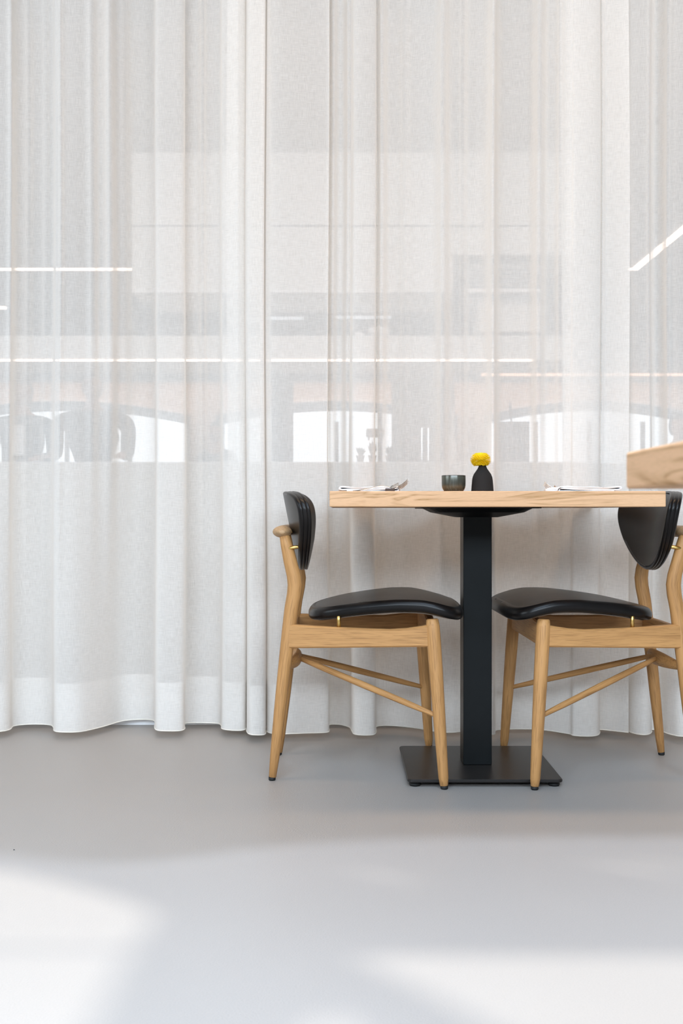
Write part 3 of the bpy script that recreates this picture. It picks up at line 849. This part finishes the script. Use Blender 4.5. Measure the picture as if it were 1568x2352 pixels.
obj('edge_strip', box(px(303, D8), px(900, D8), -.31, -.3, -.004, .012), plinth_mat, bk)
# ventilation unit in the bulkhead
vu = thing('ventilation_unit', 'pale ventilation unit with louvres hanging beside the bulkhead', 'ventilation unit', (px(1160, D8), 8.1, pz(762, D8)))
zz = pz(762, D8); xc = px(1160, D8)
bracket_mat = plain('mid_grey_metal', (0.42, 0.42, 0.42), 0.6)
obj('housing', join(box(px(1100, D8)-xc, px(1252, D8)-xc, -.1, .3, 0, pz(700, D8)-zz)), panel_mat, vu, bevel=.01)
obj('bracket', join(box(px(1075, D8)-xc, px(1252, D8)-xc, -.02, .3, pz(700, D8)-zz, pz(600, D8)-zz)), bracket_mat, vu)
for k in range(5):
    yy = 612+k*10
    obj('louvre', box(px(1078, D8)-xc, px(1250, D8)-xc, -.04, -.02, pz(yy+3, D8)-zz, pz(yy, D8)-zz), frame_mat, vu)
obj('drip_rail', box(px(1070, D8)-xc, px(1250, D8)-xc, -.12, -.02, pz(672, D8)-zz, pz(664, D8)-zz), plinth_mat, vu)
# shelf things on the canopy
cz = pz(770, D8)
b1 = tag(obj('bowl', lathe([(.045, 0), (.055, .004), (.082, .055), (.086, .075), (.082, .075), (.05, .01), (.001, .008)], 40), plinth_mat, None, True), 'white bowl standing on the bar canopy', 'bowl')
b1.location = (px(872, D8), 8.15, cz)
b2 = tag(obj('cup', lathe([(.022, 0), (.028, .003), (.036, .045), (.033, .045), (.02, .008), (.001, .006)], 32), plinth_mat, None, True), 'small white cup left of the bowl on the bar canopy', 'cup')
b2.location = (px(826, D8), 8.15, cz)
for lab, a, b, D, y in (('long white daylight reflection under the bulkhead, the left one', 545, 697, 8.6, 731), ('long white daylight reflection under the bulkhead above the white bowl', 770, 898, 8.6, 729)):
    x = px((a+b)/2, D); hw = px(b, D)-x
    lb = thing('reflection_bar', lab, 'reflection', (x, D, pz(y, D)), 0, 'daylight reflections over the bar')
    obj('glow_bar', box(-hw, hw, -.02, .02, -.010, .010), reflection_glow, lb)  # glowing bar stands in for a daylight reflection
    for s in (-.7, .7): obj('added_cable', rod((s*hw, 0, .01), (s*hw, 0, pz(671, D8)-pz(y, D)), .003, 8), dark_mat, lb, True)
# LED line on the ceiling, a rectangle seen in part
zc = HC
ll = thing('ceiling_light_line', 'warm light line running round the bar ceiling, bending at the right', 'ceiling light', (0, 11.8, zc-.03))
xR = px(1462, 11.7)
obj('light_run', box(-5.9, px(330, 11.8), -.02, .02, .008, .03), led_mat, ll)
obj('light_run', box(px(1443, 11.8), xR-.03, -.02, .02, .008, .03), led_mat, ll)
obj('light_run', box(xR-.03, xR+.03, -2.8, -.03, .0, .03), led_mat, ll)
l2 = tag(obj('ceiling_light_line', box(px(-260, 14), px(14, 14), 13.97, 14.03, zc-.03, zc), led_mat), 'short warm light line high at the left edge of the bar ceiling', 'ceiling light')
l3 = tag(obj('cove_light', box(px(1105, 14.98), 5.9, 14.93, 14.99, pz(863, 14.96), pz(858, 14.96)), led_warm), 'dim orange light line below the far beam, right side', 'light')
l4 = tag(obj('cove_light', box(px(1113, 14.6), px(1192, 14.6), 14.57, 14.6, pz(850, 14.6), pz(846.5, 14.6)), led_mat), 'short bright light line above the dim orange one', 'light')
# pillars and tall cupboard behind the bar
struct(obj('trim_4', box(px(624, 10), px(670, 10), 9.95, 10.3, 0, pz(833, 10)), dark_mat))
tc = thing('tall_cupboard', 'tall grey cupboard standing behind the bar, right of the bright window', 'cupboard', (px(975, 10), 10.2, 0))
hw = px(1044, 10)-px(975, 10)
obj('carcass', box(-hw, hw, -.2, .4, 0, pz(836, 10)), plain('taupe_cupboard', (0.30, 0.28, 0.26), 0.7), tc)
for s in (-1, 1):
    d_ = obj('door', box(min(0, s*hw)+.006, max(0, s*hw)-.006, -.222, -.2, .08, pz(840, 10)), plain('taupe_door', (0.34, 0.32, 0.30), 0.6), tc)
    obj('handle', box(s*.03-.006, s*.03+.006, -.24, -.222, 1.2, 1.5), cutlery, d_)
# things on the counter
cb = thing('storage_crate', 'tall grey crate on the bar with an upright paddle in it, near the vase', 'crate', (px(1187, D8), 8.22, CT))
hw = px(1222, D8)-px(1187, D8); zt_ = pz(965, D8)-CT
obj('crate_body', join(box(-hw, hw, -.09, .09, 0, .01), box(-hw, hw, -.09, -.08, 0, zt_), box(-hw, hw, .08, .09, 0, zt_), box(-hw, -hw+.01, -.09, .09, 0, zt_), box(hw-.01, hw, -.09, .09, 0, zt_)), dark_mat, cb)
for k in range(6):
    obj('slat', box(-hw+.005+k*.038, -hw+.030+k*.038, -.098, -.09, .005, zt_-.02*random.random()), frame_mat, cb)
pd = tag(obj('paddle', join(tube([((0, 0, .02), .008, .006), ((-.012, 0, .34), .009, .006)], 10), tube([((-.012, 0, .33), .012, .006), ((-.015, 0, .37), .036, .010), ((-.02, 0, .44), .038, .010), ((-.022, 0, .475), .012, .005)], 14)), walnut, None, True),
         'dark wooden paddle standing upright in the grey crate on the bar', 'paddle')
pd.location = (px(1187, D8), 8.2, CT+.0)
tp = thing('tap_column', 'dark tap column with a side spout on the bar in front of the bright window', 'tap', (px(875, D8), 8.2, CT))
obj('column', rod((0, 0, 0), (0, 0, pz(935, D8)-CT), .019, 20), dark_mat, tp, True)
obj('spout', box(px(842, D8)-px(875, D8), px(884, D8)-px(875, D8), -.03, .03, pz(1000, D8)-CT, pz(980, D8)-CT), dark_mat, tp, bevel=.01)
obj('nozzle', rod((px(845, D8)-px(875, D8)+.01, 0, pz(998, D8)-CT), (px(845, D8)-px(875, D8)+.01, 0, pz(1008, D8)-CT), .007, 12), cutlery, tp, True)
bt = thing('bottle', 'slim pale bottle standing on the bar left of the vase', 'bottle', (px(1046, D8), 8.2, CT))
obj('bottle_body', lathe([(.03, 0), (.032, .01), (.032, .17), (.011, .23), (.010, .36), (.011, .38)], 28), panel_mat, bt, True)
obj('cap', lathe([(.0125, .37), (.0125, .395), (.008, .398)], 20), plinth_mat, bt, True)
leaf_mat = plain('dark_leaf', (0.05, 0.08, 0.045), 0.6)
pot_mat = plain('clay_pot', (0.22, 0.16, 0.12), 0.8)
for i, (x, hh) in enumerate(((828, .08), (856, .12), (896, .08))):
    p = thing('potted_herb', ['low potted herb on the bar, leftmost of the three by the tap column', 'tallest potted herb on the bar, just left of the tap column', 'low potted herb on the bar, just right of the tap column'][i], 'plant', (px(x, D8), 8.12, CT), 0, 'potted herbs on the bar')
    obj('pot', lathe([(.022, 0), (.03, .045), (.033, .045), (.033, .055), (.028, .055), (.001, .05)], 24), pot_mat, p, True)
    V, Fc = [], []
    for k in range(26):
        a = k*2.4; l = hh*random.uniform(.5, 1); r = .045*random.uniform(.4, 1)
        b_ = Vector((r*.3*math.cos(a), r*.3*math.sin(a), .05)); e = Vector((r*math.cos(a), r*math.sin(a), .05+l))
        sd_ = Vector((-math.sin(a), math.cos(a), 0))*.010; m_ = b_.lerp(e, .6)+Vector((0, 0, .008)); n0 = len(V)
        V += [b_, m_-sd_, e, m_+sd_]; Fc.append((n0, n0+1, n0+2, n0+3))
    obj('foliage', (V, Fc), leaf_mat, p)

# ------------------------------------------------------------------ people behind the bar
def skinned(name, chains, mat, parent, sub=2, root=0):
    """chains: list of joint lists [(key, point, radius)]; same key = same joint"""
    keys, V, R, E = {}, [], [], []
    for ch in chains:
        prev = None
        for k, p, r in ch:
            if k not in keys: keys[k] = len(V); V.append(p); R.append(r)
            if prev is not None: E.append((prev, keys[k]))
            prev = keys[k]
    me = bpy.data.meshes.new(name); me.from_pydata(V, E, []); me.update()
    o = link(name, me, None, parent)
    me.materials.append(mat)
    md = o.modifiers.new('skin', 'SKIN'); md.use_smooth_shade = True
    for i, sv in enumerate(me.skin_vertices[0].data):
        r = R[i]; sv.radius = (r if isinstance(r, tuple) else (r, r)); sv.use_root = (i == root)
    if sub:
        ms = o.modifiers.new('subdivision', 'SUBSURF'); ms.levels = sub; ms.render_levels = sub
    return o
skin_mat = plain('skin', (0.50, 0.30, 0.22), 0.6)
def person(label, loc, rz, scale, top_mat, leg_mat, hair_mat, lean=0.0, shirt=None, eo=.05, widen=1.0):
    P = thing('person', label, 'person', loc, rz); P.scale = (scale, scale, scale)
    sh = .19*widen
    chains = [[('pel', (0, 0, .96), (.13, .10)), ('wst', (0, .0, 1.10), (.12, .09)), ('chs', (0, .0+lean*.5, 1.28), (.145, .10)), ('nb', (0, lean, 1.44), (.08, .07)), ('nk', (0, lean+.01*-1, 1.52), .052), ('hd0', (0, lean-.015, 1.60), .055)]]
    hands = []
    for s, n in ((-1, 'l'), (1, 'r')):
        el = (s*(sh+eo), lean-.04, 1.14); wr = (s*(sh-.02), lean-.30, 1.12)
        chains.append([('nb', None, None), (n+'sh', (s*sh, lean, 1.40), .062), (n+'el', el, .042), (n+'wr', wr, .027), (n+'pm', (wr[0]-s*.01, wr[1]-.07, 1.115), (.036, .018))])
        chains.append([('pel', None, None), (n+'hp', (s*.09, 0, .88), .085), (n+'kn', (s*.10, -.01, .50), .058), (n+'an', (s*.105, .02, .09), .038), (n+'to', (s*.12, -.14, .04), (.04, .03))])
        for q in range(4):
            bx = wr[0]-s*.01+(q-1.5)*.018; L = (.062, .072, .068, .052)[q]
            chains.append([(n+'pm', None, None), ('%sf%da' % (n, q), (bx, wr[1]-.105, 1.113), .009), ('%sf%db' % (n, q), (bx, wr[1]-.105-L*.55, 1.104), .0085), ('%sf%dc' % (n, q), (bx, wr[1]-.105-L, 1.090), .0075)])
        chains.append([(n+'pm', None, None), (n+'ta', (wr[0]-s*.050, wr[1]-.075, 1.112), .0105), (n+'tb', (wr[0]-s*.062, wr[1]-.112, 1.106), .009)])
    skinned('body', chains, skin_mat, P, 2)
    # head with face
    V, Fc = [], []
    n, m = 24, 18; hc = Vector((0, lean-.02, 1.665))
    for i in range(m+1):
        th = PI*i/m
        for k in range(n):
            ph = 2*PI*k/n
            x, y, z = math.sin(th)*math.cos(ph), math.sin(th)*math.sin(ph), math.cos(th)
            rx, ry, rz_ = .075, .095, .118
            if z < 0: rx *= 1-.28*z*z; ry *= 1-.12*z*z
            p = Vector((x*rx, y*ry, z*rz_))
            if y < 0:                                   # the face looks along -y
                p.y -= .026*math.exp(-(x/.16)**2-((z+.12)/.16)**2)
                p.y += .010*(math.exp(-((x-.42)/.16)**2-((z-.08)/.12)**2)+math.exp(-((x+.42)/.16)**2-((z-.08)/.12)**2))
                p.y -= .006*math.exp(-(x/.3)**2-((z+.48)/.08)**2)
                p.y -= .008*math.exp(-(x/.3)**2-((z+.9)/.14)**2)
            p.x += .012*(1 if x > 0 else -1)*math.exp(-((abs(x)-.98)/.12)**2-(z/.22)**2-((y-.05)/.22)**2)
            V.append(hc+p)
    for i in range(m):
        for k in range(n): Fc.append((i*n+k, i*n+(k+1) % n, (i+1)*n+(k+1) % n, (i+1)*n+k))
    obj('head', (V, Fc), skin_mat, P, True)
    V2 = [hc+(Vector(v)-hc)*1.09+Vector((0, .012, .010)) for v in V]
    F2 = [f for f in Fc if all(((V[i]-hc).z > .045 or ((V[i]-hc).y > .0 and (V[i]-hc).z > -.08)) for i in f)]
    obj('hair', (V2, F2), hair_mat, P, True)
    ch = [[('pel', (0, 0, .93), (.150, .118)), ('wst', (0, 0, 1.10), (.140, .108)), ('chs', (0, lean*.5, 1.28), (.168*widen, .120)), ('nb', (0, lean, 1.435), (.098, .078)), ('nk', (0, lean-.005, 1.485), .064)]]
    for s, nn in ((-1, 'l'), (1, 'r')):
        ch.append([('nb', None, None), (nn+'sh', (s*sh, lean, 1.40), .078), (nn+'el', (s*(sh+eo), lean-.04, 1.14), .056), (nn+'wr', (s*(sh-.012), lean-.27, 1.122), .040)])
    skinned('jacket', ch, top_mat, P, 2)
    if shirt:
        Vs = [(-.05, lean*.5-.155, 1.15), (.05, lean*.5-.155, 1.15), (.045, lean-.125, 1.40), (-.045, lean-.125, 1.40), (-.05, lean*.5-.10, 1.15), (.05, lean*.5-.10, 1.15), (.045, lean-.06, 1.40), (-.045, lean-.06, 1.40)]
        obj('shirt_front', (Vs, [(0, 1, 2, 3), (4, 7, 6, 5), (0, 4, 5, 1), (1, 5, 6, 2), (2, 6, 7, 3), (3, 7, 4, 0)]), shirt, P, bevel=.01)
    ch = [[('pel', (0, 0, .95), (.148, .118))]]
    for s, nn in ((-1, 'l'), (1, 'r')):
        ch.append([('pel', None, None), (nn+'hp', (s*.09, 0, .87), .100), (nn+'kn', (s*.10, -.01, .50), .072), (nn+'an', (s*.105, .02, .11), .056)])
    skinned('trousers', ch, leg_mat, P, 2)
    for s in (-1, 1):
        obj('shoe', tube([((s*.105, .06, .04), .036, .038), ((s*.108, .0, .045), .044, .045), ((s*.116, -.10, .034), .046, .032), ((s*.122, -.18, .026), .034, .022)], 18, (1, 0, 0)), rubber, P, True)
    return P
dk = plain('charcoal_cloth', (0.07, 0.075, 0.08), 0.9); dk2 = plain('slate_cloth', (0.11, 0.12, 0.13), 0.9)
pk = plain('dusty_pink_cloth', (0.42, 0.22, 0.20), 0.9); hr = plain('dark_hair', (0.03, 0.025, 0.02), 0.7)
person('person in an open grey jacket over a pale shirt behind the bar, far left', (px(52, 9.2), 9.2, 0), 0, 1.04, dk2, dk, hr, 0, napkin_mat, eo=.02, widen=1.3)
person('person in dark clothes, the broad figure left of the bright window', (px(214, 8.95), 8.95, 0), .1, 1.05, dk, dk, hr, -.03, None, eo=-.01, widen=1.5)
person('person in dark top standing low and far behind the bar, by the curtain seam', (px(500, 11.5), 11.5, 0), -.3, .94, dk2, dk, hr, -.02)
person('person in a dusty pink top at the right edge behind the near table corner', (px(1556, 8.6), 8.6, 0), .3, .84, pk, dk, hr, 0, widen=1.2)
